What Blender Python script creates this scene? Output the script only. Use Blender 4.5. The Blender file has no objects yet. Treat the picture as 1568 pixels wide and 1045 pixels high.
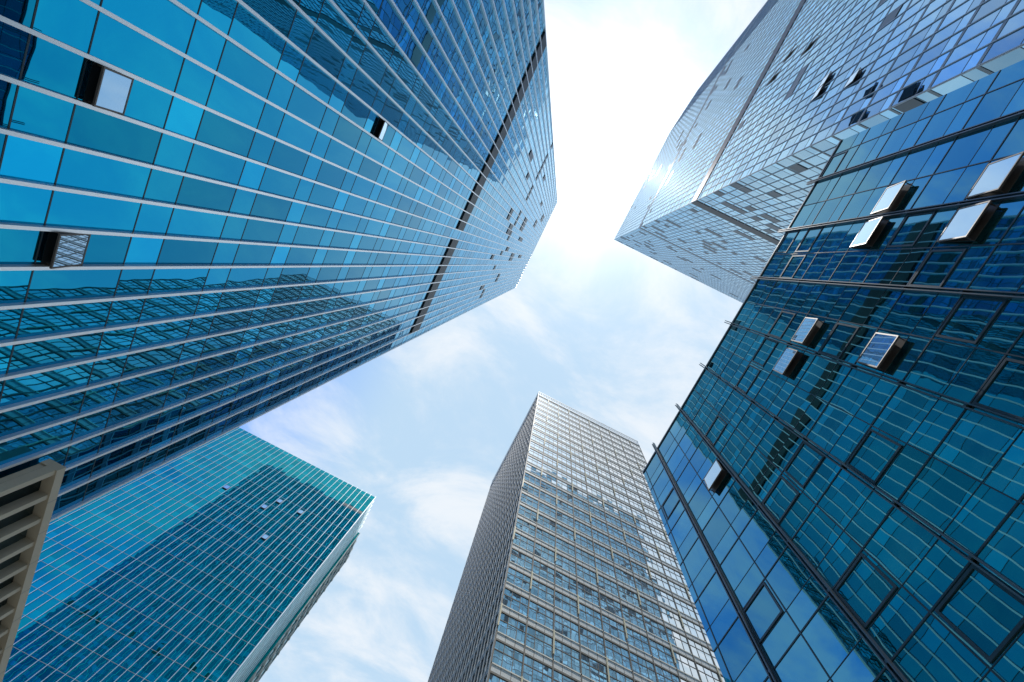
import bpy, math, random
from mathutils import Vector, Matrix
random.seed(7)
scene=bpy.context.scene
ZC=1.6
# ------------------------------------------------------------ node helpers
def newmat(name):
    m=bpy.data.materials.new(name); m.use_nodes=True
    nt=m.node_tree; nt.nodes.clear(); return m,nt
def N(nt,t,**kw):
    n=nt.nodes.new(t)
    for k,v in kw.items(): setattr(n,k,v)
    return n
def setin(nt,sock,v):
    if isinstance(v,bpy.types.NodeSocket): nt.links.new(v,sock)
    elif v is not None: sock.default_value=v
def M(nt,op,a,b=None,c=None,clamp=False):
    n=N(nt,'ShaderNodeMath',operation=op); n.use_clamp=clamp
    setin(nt,n.inputs[0],a); setin(nt,n.inputs[1],b)
    if c is not None: setin(nt,n.inputs[2],c)
    return n.outputs[0]
def VM(nt,op,a,b=None,scale=None):
    n=N(nt,'ShaderNodeVectorMath',operation=op)
    setin(nt,n.inputs[0],a)
    if b is not None: setin(nt,n.inputs[1],b)
    if scale is not None: setin(nt,n.inputs['Scale'],scale)
    return n.outputs['Value'] if op=='DOT_PRODUCT' else n.outputs[0]
def MIX(nt,f,a,b,bt='MIX'):
    n=N(nt,'ShaderNodeMix',data_type='RGBA',blend_type=bt)
    setin(nt,n.inputs[0],f); setin(nt,n.inputs[6],a); setin(nt,n.inputs[7],b)
    return n.outputs[2]
def c4(c): return (c[0],c[1],c[2],1)

def plain(name,col,rough=0.5,metal=0.0,var=0.12,scale=1.5):
    m,nt=newmat(name)
    out=N(nt,'ShaderNodeOutputMaterial'); p=N(nt,'ShaderNodeBsdfPrincipled')
    tc=N(nt,'ShaderNodeTexCoord'); no=N(nt,'ShaderNodeTexNoise')
    no.inputs['Scale'].default_value=scale; no.inputs['Detail'].default_value=5
    nt.links.new(tc.outputs['Object'],no.inputs['Vector'])
    lo=tuple(x*(1-var) for x in col); hi=tuple(min(1,x*(1+var)) for x in col)
    col_o=MIX(nt,no.outputs[0],c4(lo),c4(hi))
    nt.links.new(col_o,p.inputs['Base Color'])
    p.inputs['Roughness'].default_value=rough; p.inputs['Metallic'].default_value=metal
    nt.links.new(p.outputs[0],out.inputs[0]); return m

def glass(name,tint,base,pw,fh,split,tilt=0.016,reflect=0.78,graze=(0.85,0.92,1.0),gpow=4.0,var=0.25,base2=None,wave=0.006,zoff=0.0,spd=0.22,rooms=0.0):
    """coated curtain-wall glass; UV map is in metres along the wall / up the wall"""
    m,nt=newmat(name)
    out=N(nt,'ShaderNodeOutputMaterial')
    uv=N(nt,'ShaderNodeUVMap'); uv.uv_map='UVMap'
    sep=N(nt,'ShaderNodeSeparateXYZ'); nt.links.new(uv.outputs[0],sep.inputs[0])
    u=M(nt,'FLOOR',M(nt,'DIVIDE',sep.outputs[0],pw))
    vv=M(nt,'DIVIDE',M(nt,'SUBTRACT',sep.outputs[1],zoff),fh)
    vf=M(nt,'FLOOR',vv)
    vfr=M(nt,'SUBTRACT',vv,vf)
    half=M(nt,'GREATER_THAN',vfr,split)
    v=M(nt,'ADD',M(nt,'MULTIPLY',vf,2.0),half)
    cb=N(nt,'ShaderNodeCombineXYZ'); nt.links.new(u,cb.inputs[0]); nt.links.new(v,cb.inputs[1])
    wn=N(nt,'ShaderNodeTexWhiteNoise',noise_dimensions='2D'); nt.links.new(cb.outputs[0],wn.inputs['Vector'])
    off=VM(nt,'SUBTRACT',wn.outputs['Color'],(0.5,0.5,0.5))
    off=VM(nt,'SCALE',off,scale=tilt)
    geo=N(nt,'ShaderNodeNewGeometry')
    no=N(nt,'ShaderNodeTexNoise'); no.inputs['Scale'].default_value=0.7; no.inputs['Detail'].default_value=2
    vadd=VM(nt,'ADD',uv.outputs[0],VM(nt,'SCALE',wn.outputs['Color'],scale=30.0))
    nt.links.new(vadd,no.inputs['Vector'])
    w=VM(nt,'SCALE',VM(nt,'SUBTRACT',no.outputs['Color'],(0.5,0.5,0.5)),scale=wave*2)
    nrm=VM(nt,'NORMALIZE',VM(nt,'ADD',VM(nt,'ADD',geo.outputs['Normal'],off),w))
    lw=N(nt,'ShaderNodeLayerWeight'); lw.inputs['Blend'].default_value=0.5
    g=M(nt,'POWER',lw.outputs['Facing'],gpow)
    lo=tuple(x*(1-var) for x in tint); hi=tuple(min(1,x*(1+var)) for x in tint)
    t=MIX(nt,wn.outputs['Value'],c4(lo),c4(hi))
    t=MIX(nt,M(nt,'MULTIPLY',half,spd),t,(0,0,0,1))
    refc=MIX(nt,g,t,c4(graze))
    gl=N(nt,'ShaderNodeBsdfGlossy'); gl.inputs['Roughness'].default_value=0.01
    nt.links.new(refc,gl.inputs['Color']); nt.links.new(nrm,gl.inputs['Normal'])
    df=N(nt,'ShaderNodeBsdfDiffuse')
    b2=base2 or tuple(x*2.5 for x in base)
    sel=M(nt,'POWER',wn.outputs['Value'],3.0)
    bc=MIX(nt,sel,c4(base),c4(b2))
    if rooms>0:
        n3=N(nt,'ShaderNodeTexNoise'); n3.inputs['Scale'].default_value=0.55; n3.inputs['Detail'].default_value=4
        mp=N(nt,'ShaderNodeMapping'); mp.inputs['Scale'].default_value=(1.0,2.6,1); nt.links.new(uv.outputs[0],mp.inputs[0]); nt.links.new(mp.outputs[0],n3.inputs['Vector'])
        rr=N(nt,'ShaderNodeMapRange'); nt.links.new(n3.outputs[0],rr.inputs[0]); rr.inputs[1].default_value=.38; rr.inputs[2].default_value=.62
        bc=MIX(nt,M(nt,'MULTIPLY',M(nt,'SUBTRACT',1.0,rr.outputs[0]),rooms),bc,(0,.008,.012,1))
    nt.links.new(bc,df.inputs['Color'])
    fac=M(nt,'ADD',reflect,M(nt,'MULTIPLY',g,1-reflect),clamp=True)
    mx=N(nt,'ShaderNodeMixShader'); nt.links.new(fac,mx.inputs[0])
    nt.links.new(df.outputs[0],mx.inputs[1]); nt.links.new(gl.outputs[0],mx.inputs[2])
    nt.links.new(mx.outputs[0],out.inputs[0]); return m

# ------------------------------------------------------------ mesh helpers
def empty(name):
    o=bpy.data.objects.new(name,None); scene.collection.objects.link(o); return o
class Mesh:
    def __init__(s): s.v=[];s.f=[];s.uv=[]
    def hexa(s,p):
        b=len(s.v); s.v+=p
        for f in ((0,3,2,1),(4,5,6,7),(0,1,5,4),(1,2,6,5),(2,3,7,6),(3,0,4,7)):
            s.f.append(tuple(b+i for i in f)); s.uv+=[(0,0)]*4
    def box(s,x0,x1,y0,y1,z0,z1):
        s.hexa([(x0,y0,z0),(x1,y0,z0),(x1,y1,z0),(x0,y1,z0),(x0,y0,z1),(x1,y0,z1),(x1,y1,z1),(x0,y1,z1)])
    def quad(s,pts,uv):
        b=len(s.v); s.v+=pts; s.f.append((b,b+1,b+2,b+3)); s.uv+=uv
    def ngon(s,pts):
        b=len(s.v); s.v+=pts; s.f.append(tuple(range(b,b+len(pts)))); s.uv+=[(p[0],p[1]) for p in pts]
    def make(s,name,mat,parent=None):
        if not s.f: return
        me=bpy.data.meshes.new(name); me.from_pydata(s.v,[],s.f)
        ul=me.uv_layers.new(name='UVMap')
        flat=[c for p in s.uv for c in p]; ul.data.foreach_set('uv',flat)
        me.materials.append(mat); me.update()
        o=bpy.data.objects.new(name,me); scene.collection.objects.link(o)
        if parent: o.parent=parent
        return o
class Wall:
    """local frame of a wall: u along, d outward, z up"""
    def __init__(s,p0,p1):
        s.p0=Vector(p0); e=Vector(p1)-s.p0; s.L=e.length; s.e=e/s.L; s.n=Vector((s.e.y,-s.e.x))
    def P(s,u,d,z):
        q=s.p0+s.e*u+s.n*d; return (q.x,q.y,z)
    def box(s,m,u0,u1,d0,d1,z0,z1):
        m.hexa([s.P(u0,d1,z0),s.P(u1,d1,z0),s.P(u1,d0,z0),s.P(u0,d0,z0),s.P(u0,d1,z1),s.P(u1,d1,z1),s.P(u1,d0,z1),s.P(u0,d0,z1)])
    def glassq(s,m,z0,z1,uoff=0,d=0):
        m.quad([s.P(0,d,z0),s.P(s.L,d,z0),s.P(s.L,d,z1),s.P(0,d,z1)],
               [(uoff,z0),(uoff+s.L,z0),(uoff+s.L,z1),(uoff,z1)])
    def tbox(s,m,uc,zt,hd,tl,a0,a1,s0,s1,q0,q1):
        st,ct=math.sin(tl),math.cos(tl)
        def T(a,ss,q): return s.P(uc+a,hd+ss*st+q*ct,zt-ss*ct+q*st)
        m.hexa([T(a0,s1,q1),T(a1,s1,q1),T(a1,s1,q0),T(a0,s1,q0),T(a0,s0,q1),T(a1,s0,q1),T(a1,s0,q0),T(a0,s0,q0)])
def sash(w,G,F,D,uc,zc,wd,ht,tilt,fw=.06):
    tl=math.radians(tilt); zt=zc+ht/2; a=wd/2; hd=0.03
    if D is not None: w.box(D,uc-a,uc+a,0.004,0.012,zc-ht/2,zt)
    w.tbox(G,uc,zt,hd,tl,-a+fw,a-fw,fw,ht-fw,.01,.045)
    for b in ((-a,-a+fw,0,ht),(a-fw,a,0,ht),(-a+fw,a-fw,0,fw),(-a+fw,a-fw,ht-fw,ht)):
        w.tbox(F,uc,zt,hd,tl,b[0],b[1],b[2],b[3],0,.055)
    o=ht*math.sin(tl)
    for sx in (-a+.02,a-.05):
        w.box(F,uc+sx,uc+sx+.03,0.012,hd+o*.9,zc-ht/2+.12,zc-ht/2+.15)

# ------------------------------------------------------------ materials
alu=plain('aluminium_light',(0.92,0.92,0.92),0.38,0.75,.05)
alu_d=plain('aluminium_dark',(0.03,0.06,0.08),0.4,0.2)
bronze=plain('bronze_frame',(0.10,0.085,0.075),0.45,0.3)
steel=plain('steel_rail',(0.10,0.13,0.15),0.35,0.5)
warm=plain('warm_grey_mullion',(0.15,0.135,0.11),0.5)
white=plain('white_panel',(0.80,0.80,0.76),0.5)
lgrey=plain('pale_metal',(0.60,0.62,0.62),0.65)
ledge=plain('warm_pale_ledge',(0.72,0.69,0.60),0.6)
bgrey=plain('blue_grey_mullion',(0.36,0.43,0.48),0.55)
bands=plain('slate_floor_band',(0.16,0.22,0.26),0.5)
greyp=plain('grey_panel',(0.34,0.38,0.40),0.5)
midg=plain('light_grey_spandrel',(0.58,0.59,0.57),0.5)
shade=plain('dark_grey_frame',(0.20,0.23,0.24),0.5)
beige=plain('beige_stone',(0.48,0.43,0.33),0.7)
brass=plain('champagne_metal',(0.60,0.54,0.37),0.45,0.1)
dark=plain('dark_louvre',(0.008,0.015,0.02),0.5)
slate=plain('open_vent_recess',(0.02,0.06,0.09),0.4)
roofm=plain('roof_membrane',(0.25,0.25,0.25),0.9)
g1=glass('blue_curtain_glass',(0.005,0.36,0.61),(0.0,0.05,0.08),1.2,4.0,0.325,reflect=.88,tilt=.014,var=.26,gpow=3.8,graze=(.68,.84,.96))
g2=glass('silver_curtain_glass',(0.28,0.54,0.70),(0.06,0.14,0.2),1.5,4.0,0.35,reflect=.86,gpow=2.4,tilt=.018,var=.34,graze=(.64,.80,.92))
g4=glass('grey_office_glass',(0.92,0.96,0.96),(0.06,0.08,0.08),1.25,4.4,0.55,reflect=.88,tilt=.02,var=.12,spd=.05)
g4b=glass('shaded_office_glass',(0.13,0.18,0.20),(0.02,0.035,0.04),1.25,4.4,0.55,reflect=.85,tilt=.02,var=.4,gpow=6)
g5=glass('teal_curtain_glass',(0.003,0.44,0.46),(0.0,0.10,0.09),1.5,4.0,0.35,reflect=.84,tilt=.008,var=.12,spd=.1,base2=(.01,.17,.15))
gs=glass('sash_glass',(0.34,0.54,0.74),(0.2,0.3,0.36),50,50,0.5,reflect=.85,tilt=0,var=.05,wave=0.01)

# ============================================================ B1 big blue tower (left)
b=empty('blue_glass_office_tower')
H=200+ZC
poly=[(-86,-22.2),(-13.45,-22.2),(-13.45,17.4),(-86,17.4)]
G=Mesh();F=Mesh();T=Mesh();D=Mesh();R=Mesh();SG=Mesh();SF=Mesh();V=Mesh()
for i in range(4):
    w=Wall(poly[i],poly[(i+1)%4]); w.glassq(G,0,H)
    n=round(w.L/1.2)
    pw=w.L/n
    for k in range(n+1):
        u=k*pw
        w.box(F,u-.055,u+.055,.0,.16,0,H+ (0.5 if k%3 else 1.1))
    nf=int(H/4)
    for k in range(nf+1):
        for dz in (0,1.3):
            z=k*4+dz
            if z<H: w.box(T,.04,w.L-.04,-.02,.012,z-.02,z+.02)
    for c in range(n):
        if random.random()<.86: w.box(D,c*pw+.06,(c+1)*pw-.06,.003,.15,58.0,61.2)
        if random.random()<.4: w.box(V,c*pw+.06,(c+1)*pw-.06,.003,.08,106,108)
    if i==1:
        for (y,h) in ((0.99,11.2),(5.87,11.05),(-2.69,26.9)):
            u=(math.floor((y+22.2)/pw)+.5)*pw
            z=math.floor((h+ZC)/4)*4+1.3
            sash(w,SG,SF,D,u,z+.7,pw-.12,1.1,12,.05)
        for (y,h,c,hh) in ((-3,100,2,5),(2,112,1,4),(5,95,1,2.6),(-6,120,3,6),(-1,128,1,9),(9,120,2,2.6),
                      (-12,92,1,2.6),(-15,84,1,5),(-9,150,2,6),(3,150,1,8),(-13,140,1,5),(-17,118,1,4),
                      (-5,92,2,3),(12,100,1,4),(4,128,2,6),(-12,165,2,8)):
            c0=math.floor((y+22.2)/pw)
            for q in range(c): w.box(V,(c0+q)*pw+.06,(c0+q+1)*pw-.06,.003,.12,h,h+hh)
R.ngon([(x,y,H) for x,y in poly])
G.make('curtain_glass',g1,b);F.make('vertical_fins',alu,b);T.make('transoms',alu_d,b);V.make('open_vents',slate,b)
D.make('plant_floor_louvres',dark,b);R.make('roof',roofm,b);SG.make('open_sash_glass',gs,b);SF.make('open_sash_frames',bronze,b)
P=Mesh()
for i in range(4):
    w=Wall(poly[i],poly[(i+1)%4]); w.box(P,.05,w.L-.05,-.3,.05,H+.003,H+.45)
P.make('parapet',alu,b)

# ============================================================ B2 silver skyscraper (upper right)
b=empty('silver_glass_skyscraper')
H=240+ZC
poly=[(18,-22.6),(18,-78),(20.5,-100),(25.5,-123),(33,-148),(42,-172),(100,-172),(100,-22.6)]
def area(p): return sum(p[i][0]*p[(i+1)%len(p)][1]-p[(i+1)%len(p)][0]*p[i][1] for i in range(len(p)))
if area(poly)<0: poly=poly[::-1]
G=Mesh();F=Mesh();T=Mesh();D=Mesh();R=Mesh();SG=Mesh();SF=Mesh();W=Mesh();V=Mesh()
uo=0
for i in range(len(poly)):
    w=Wall(poly[i],poly[(i+1)%len(poly)]); w.glassq(G,0,H,uo); uo+=w.L
    n=max(1,round(w.L/1.5)); pw=w.L/n
    north=abs(w.n.y)>.99 and w.n.y>0
    for k in range(n+1):
        u=k*pw
        w.box(F,u-.04,u+.04,0,.07,0,H+(1.6 if k%4==0 else .4))
    for k in range(int(H/4)+1):
        z=k*4
        w.box(W,.05,w.L-.05,-.02,.03,z,z+.30)
        if z+1.4<H: w.box(T,.05,w.L-.05,-.02,.012,z+1.4,z+1.46)
    w.box(D,.06,w.L-.06,-.02,.09,98,101.6)
    w.box(V,.06,w.L-.06,-.02,.05,164,166.4)
    floors=[f for f in range(10,60) if f not in (24,25,41)]
    for fl in floors:
        if random.random()<(.2 if north else .30): continue
        dens=random.random()**2*(.42 if north else .11)
        c=0
        while c<n:
            if random.random()<dens:
                ln=random.choice((1,1,2,3))
                for q in range(min(ln,n-c)):
                    z=fl*4+.3
                    w.box(V,(c+q)*pw+.07,(c+q+1)*pw-.07,.003,.06,z+1.3,z+3.4)
                c+=ln
            c+=1
    if w.n.x<-.99:
        for (y,z) in ((-31,60),(-32.6,60),(-30,52),(-45,44)):
            sash(w,SG,SF,D,(math.floor((y-w.p0.y)/w.e.y/pw)+.5)*pw,z+3,pw-.12,2.0,7)
R.ngon([(x,y,H) for x,y in poly])
G.make('curtain_glass',g2,b);F.make('mullions',bgrey,b);T.make('transoms',alu_d,b);W.make('floor_bands',bands,b);V.make('open_vents',slate,b)
D.make('plant_floor_louvres',dark,b);R.make('roof',roofm,b);SG.make('open_sash_glass',gs,b);SF.make('open_sash_frames',bronze,b)

# ============================================================ B3 dark glass building (right)
b=empty('dark_glass_office_building')
S=.72
H=40*S+ZC
FH=3.25*S; PW=2.125*S
poly=[(15.12*S,13.42*S),(15.12*S,-17.95*S),(45,-17.95*S),(45,13.42*S)]
G=Mesh();F=Mesh();T=Mesh();D=Mesh();R=Mesh();SG=Mesh();SF=Mesh();MN=Mesh();FR=Mesh()
zoff=H%FH
g3=glass('dark_teal_glass',(0.13,0.44,0.50),(0.015,0.11,0.10),PW,FH,0.36,reflect=.72,base2=(0.07,0.24,0.22),tilt=.010,zoff=zoff,var=.12,spd=.08,rooms=.85,graze=(.8,.9,1))
for i in range(4):
    w=Wall(poly[i],poly[(i+1)%4])
    u0=2.52*S if i==0 else 2.0*S
    shift=PW*4-u0
    w.glassq(G,0,H,shift)
    u=u0-2*PW
    while u<w.L+.1:
        if u>0.05:
            thick=(i==0 and abs(u-u0)<.01)
            for du in (-.075,.035):
                w.box(F,u+du,u+du+.04,0,.14,0,H+1.0)
            if thick: w.box(MN,u-.12,u+.12,0,.08,0,H)
            z=H
            while z>0:
                w.box(F,u-.035,u+.035,.05,.11,z-.08,z); z-=FH
        um=u+PW
        if 0.1<um<w.L-.05: w.box(MN,um-.018,um+.018,-.02,.022,0,H)
        u+=2*PW
    z=H
    while z>0:
        w.box(T,.02,w.L-.02,-.02,.02,z-.045,z)
        if z-2.08*S>0: w.box(T,.02,w.L-.02,-.02,.01,z-2.09*S,z-2.06*S)
        z-=FH
    w.box(F,.0,w.L,-.3,.06,H+.003,H+.12)
    if i==0:
        sashes=[(-11.65,28.7),(-9.4,28.7),(-9.4,22.2),(-11.7,22.4),(-3.1,28.7),(-.9,28.6),(-3.15,22.1),(7.6,28.5)]
        used=set()
        for (y,h) in sashes:
            c=math.floor(((13.42-y)*S-u0)/PW); uc=u0+(c+.5)*PW
            fl=math.floor((40-h)/3.25); zc=H-FH*fl-1.15*S
            used.add((c,fl))
            sash(w,SG,SF,D,uc,zc,1.65*S,1.9*S,8.5,.05)
        for c in range(-1,13):
            for fl in range(0,11):
                if (c,fl) in used: continue
                if random.random()<.2:
                    uc=u0+(c+.5)*PW; zt=H-FH*fl-.09; zb=zt-1.88*S; a=.93*S
                    if uc+a>w.L: continue
                    for (a0,a1,q0,q1) in ((-a,-a+.07,zb,zt),(a-.07,a,zb,zt),(-a+.07,a-.07,zb,zb+.07),(-a+.07,a-.07,zt-.07,zt)):
                        w.box(FR,uc+a0,uc+a1,.003,.035,q0,q1)
R.ngon([(x,y,H) for x,y in poly])
G.make('curtain_glass',g3,b);F.make('facade_rails',steel,b);T.make('transoms',alu_d,b);MN.make('mullions',alu_d,b)
D.make('window_openings',bronze,b);R.make('roof',roofm,b);SG.make('open_sash_glass',gs,b);SF.make('open_sash_frames',bronze,b);FR.make('opening_light_frames',alu_d,b)

# ============================================================ B4 white gridded tower (centre)
b=empty('white_grid_office_tower')
H=150+ZC
poly=[(12.7,42.0),(50.3,42.0),(50.3,79.5),(12.7,79.5)]
G=Mesh();GB=Mesh();F=Mesh();T=Mesh();R=Mesh();W=Mesh();Y=Mesh();L=Mesh();K=Mesh();SW=Mesh();SP=Mesh();KS=Mesh()
for i in range(4):
    w=Wall(poly[i],poly[(i+1)%4]); front=(i==0)
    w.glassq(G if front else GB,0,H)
    n=30; pw=w.L/n
    for k in range(n+1):
        u=k*pw
        mj=(k%3==0)
        if front: w.box(F,u-(.08 if mj else .035),u+(.08 if mj else .035),0,.12 if mj else .05,0,H)
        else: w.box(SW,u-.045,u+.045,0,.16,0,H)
    fl=0; z=0
    while z<H-1:
        if front:
            w.box(L,.03,w.L-.03,-.02,.04,z,z+.9)
            w.box(K,-.1,w.L+.1,0.01,.12,z+.9,z+1.05)
            w.box(T,.03,w.L-.03,-.02,.10,z-.24,z)
            w.box(T,.05,w.L-.05,-.02,.05,z+2.9,z+3.0)
        else:
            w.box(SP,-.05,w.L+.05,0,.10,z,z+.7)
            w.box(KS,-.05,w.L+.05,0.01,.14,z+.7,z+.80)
            w.box(T,.05,w.L-.05,-.02,.07,z+2.6,z+2.7)
        for k in range(n//3):
            if front and (k*2+fl)%4==0 and z>2:
                u=(k*3)*pw
                w.box(Y,u-.10,u+.10,.13,.24,z-2.6,z+1.05)
        z+=4.4; fl+=1
    w.box(W,-.1,w.L+.1,0,.18,H-1.3,H-.9); w.box(W,-.1,w.L+.1,0,.18,H+2.2,H+2.6)
    for k in range(61):
        u=k*w.L/60; w.box(W,u-.06,u+.06,0,.14,H-.9,H+2.2)
R.ngon([(x,y,H) for x,y in poly])
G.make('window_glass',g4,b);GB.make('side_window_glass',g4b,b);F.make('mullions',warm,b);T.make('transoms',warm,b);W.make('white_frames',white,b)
L.make('spandrels',midg,b);K.make('ledges',ledge,b);Y.make('champagne_piers',brass,b);R.make('roof',roofm,b)
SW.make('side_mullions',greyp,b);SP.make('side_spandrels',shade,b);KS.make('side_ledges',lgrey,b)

# ============================================================ B5 teal tower (lower left)
b=empty('teal_glass_tower')
H=120+ZC
G=Mesh();F=Mesh();T=Mesh();D=Mesh();R=Mesh();SG=Mesh();SF=Mesh();SL=Mesh();V=Mesh()
poly=[(-110,84),(-18.3,84),(-18.3,94.5),(-110,94.5)]
for i in range(4):
    w=Wall(poly[i],poly[(i+1)%4]); w.glassq(G,0,H)
    n=round(w.L/1.5); pw=w.L/n
    for k in range(n+1):
        u=k*pw; w.box(F,u-.05,u+.05,0,.12,0,H+.3)
    for k in range(int(H/4)+1):
        z=k*4
        w.box(T,.055,w.L-.055,-.02,.02,z,z+.06)
    if i==0:
        for (c,z) in ((8,100),(12,100),(13,96),(9,88),(20,96),(34,104),(36,104),(38,100),(43,96)):
            u=(n-1-c+.5)*pw
            sash(w,SG,SF,V,u,z+2.4,pw-.3,1.5,7,.05)
        w.box(V,w.L-6.2,w.L-.2,.0,.04,112.3,113.3)
R.ngon([(x,y,H) for x,y in poly])
H2=H-3
poly2=[(-105,94.6),(-17.6,94.6),(-17.6,103),(-105,103)]
for i in range(4):
    w=Wall(poly2[i],poly2[(i+1)%4]); w.glassq(G,0,H2)
    for k in range(int(H2/4)+1):
        z=k*4
        if i!=0:
            w.box(SL,-.1,w.L+.3,0,.30,z-.15,z+.15)
            n=max(2,round(w.L/3))
            for q in range(n+1): w.box(SL,q*w.L/n-.08,q*w.L/n+.08,0,.2,z+.15,min(z+3.85,H2))
R.ngon([(x,y,H2) for x,y in poly2])
G.make('curtain_glass',g5,b);F.make('vertical_fins',alu,b);T.make('transoms',greyp,b);V.make('window_openings',slate,b)
R.make('roof',roofm,b);SG.make('open_sash_glass',gs,b);SF.make('open_sash_frames',bronze,b);SL.make('floor_slabs',lgrey,b)

# ============================================================ B6 low stone podium (far lower left)
b=empty('stone_podium_building')
H=13.56+ZC
G=Mesh();F=Mesh();C=Mesh();R=Mesh();J=Mesh()
R.box(-13.26,-13.02,14.12,17.6,0,H-.3); R.box(-30,-13.02,17.6,70,0,H-.3)
w=Wall((-13.0,14.07),(-13.0,70)); w.glassq(G,0,H-.3,0,.0)
w.box(C,0,w.L,-.26,.42,H-.28,H+.02)
k=0.0
while k<w.L:
    w.box(F,k,k+.20,.004,.36,0,H-.28); k+=1.05
for z in (4.2,8.4,12.4): w.box(F,0,w.L,.004,.08,z,z+.25)
k=1.4
while k<w.L:
    w.box(J,k-.008,k+.008,.41,.424,H-.281,H+.022); k+=1.4
G.make('window_glass',g4b,b);F.make('stone_fins',beige,b);C.make('cornice',beige,b);R.make('walls',beige,b);J.make('cornice_joints',shade,b)

# ============================================================ ground
gm=plain('paving_ground',(0.22,0.22,0.21),0.85,0,.2,.4)
asph=plain('asphalt',(0.05,0.05,0.052),0.9,0,.2,2)
kerbm=plain('kerb_stone',(0.3,0.3,0.29),0.8)
paint=plain('road_paint',(0.7,0.7,0.68),0.6)
Q=Mesh();Q.quad([(-3000,-3000,0),(3000,-3000,0),(3000,3000,0),(-3000,3000,0)],[(0,0)]*4);Q.make('ground',gm)
Q=Mesh();Q.quad([(1,-800,.004),(8,-800,.004),(8,800,.004),(1,800,.004)],[(0,0)]*4);Q.make('road',asph)
Q=Mesh();Q.box(.8,1,-800,800,0,.13);Q.box(8,8.2,-800,800,0,.13);Q.make('kerb',kerbm)
Q=Mesh()
for k in range(-60,60):
    y=k*9; Q.quad([(4.43,y,.008),(4.57,y,.008),(4.57,y+4,.008),(4.43,y+4,.008)],[(0,0)]*4)
Q.make('road_markings',paint)

# ============================================================ sky
sd=Vector((-0.02,-0.2436,1)).normalized()
world=bpy.data.worlds.new('World'); scene.world=world; world.use_nodes=True
nt=world.node_tree; nt.nodes.clear()
out=N(nt,'ShaderNodeOutputWorld'); bg=N(nt,'ShaderNodeBackground'); bg.inputs['Strength'].default_value=0.1
sky=N(nt,'ShaderNodeTexSky'); sky.sky_type='NISHITA'; sky.sun_disc=False
sky.sun_elevation=math.asin(sd.z); sky.sun_rotation=math.atan2(sd.x,sd.y)
sky.air_density=1.0; sky.dust_density=1.0; sky.ozone_density=1.5
tc=N(nt,'ShaderNodeTexCoord'); d=tc.outputs['Generated']
sp=N(nt,'ShaderNodeSeparateXYZ'); nt.links.new(d,sp.inputs[0])
z=M(nt,'MAXIMUM',sp.outputs[2],0.08)
pl=VM(nt,'SCALE',d,scale=M(nt,'DIVIDE',1.0,z))
mp=N(nt,'ShaderNodeMapping'); nt.links.new(pl,mp.inputs[0])
mp.inputs['Rotation'].default_value=(0,0,math.radians(15)); mp.inputs['Scale'].default_value=(1.0,1.7,0.0); mp.inputs['Location'].default_value=(3.1,1.7,0)
n1=N(nt,'ShaderNodeTexNoise'); nt.links.new(mp.outputs[0],n1.inputs['Vector'])
n1.inputs['Scale'].default_value=2.4; n1.inputs['Detail'].default_value=10; n1.inputs['Roughness'].default_value=.62; n1.inputs['Distortion'].default_value=.5
cl=N(nt,'ShaderNodeMapRange'); cl.interpolation_type='SMOOTHSTEP'
nt.links.new(n1.outputs[0],cl.inputs[0]); cl.inputs[1].default_value=.38; cl.inputs[2].default_value=.68
dt=M(nt,'MAXIMUM',VM(nt,'DOT_PRODUCT',VM(nt,'NORMALIZE',d),tuple(sd)),0.0)
gw=M(nt,'MULTIPLY',M(nt,'POWER',dt,90.0),12.0)
gw2=M(nt,'MULTIPLY',M(nt,'POWER',dt,20.0),1.8)
# bluer, clearer western sky is invented, added to turn the right building's reflections blue
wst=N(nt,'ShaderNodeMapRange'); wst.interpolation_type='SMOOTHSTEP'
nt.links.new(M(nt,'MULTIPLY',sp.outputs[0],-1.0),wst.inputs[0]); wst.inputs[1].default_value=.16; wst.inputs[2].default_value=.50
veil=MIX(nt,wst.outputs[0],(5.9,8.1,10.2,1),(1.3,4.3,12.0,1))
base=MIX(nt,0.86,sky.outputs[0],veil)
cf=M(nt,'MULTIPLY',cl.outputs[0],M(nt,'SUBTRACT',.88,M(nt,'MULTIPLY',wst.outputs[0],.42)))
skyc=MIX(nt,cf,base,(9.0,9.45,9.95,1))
gsum=M(nt,'ADD',gw,gw2)
cbn=N(nt,'ShaderNodeCombineXYZ')
for q in range(3): nt.links.new(gsum,cbn.inputs[q])
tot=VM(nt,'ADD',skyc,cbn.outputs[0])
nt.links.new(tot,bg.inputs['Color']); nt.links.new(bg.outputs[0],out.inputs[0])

sl=bpy.data.lights.new('sun','SUN'); sl.energy=4.0; sl.angle=math.radians(.5); sl.color=(1,.96,.9)
so=bpy.data.objects.new('sun',sl); scene.collection.objects.link(so)
so.rotation_euler=(-sd).to_track_quat('-Z','Y').to_euler(); so.location=(0,0,300)

# ============================================================ camera
cam=bpy.data.cameras.new('camera'); co=bpy.data.objects.new('camera',cam); scene.collection.objects.link(co)
right=Vector((.8939,-.4355,.1065)).normalized()
fwd=Vector((-.0222,.1942,.9807)).normalized()
right=(right-fwd*right.dot(fwd)).normalized(); up=right.cross(fwd)
m=Matrix((right,up,-fwd)).transposed().to_4x4(); m.translation=(0,0,ZC); co.matrix_world=m
cam.sensor_width=36; cam.lens=16.07; cam.clip_start=.05; cam.clip_end=6000
scene.camera=co
scene.view_settings.view_transform='Standard'; scene.view_settings.look='None'; scene.view_settings.exposure=0
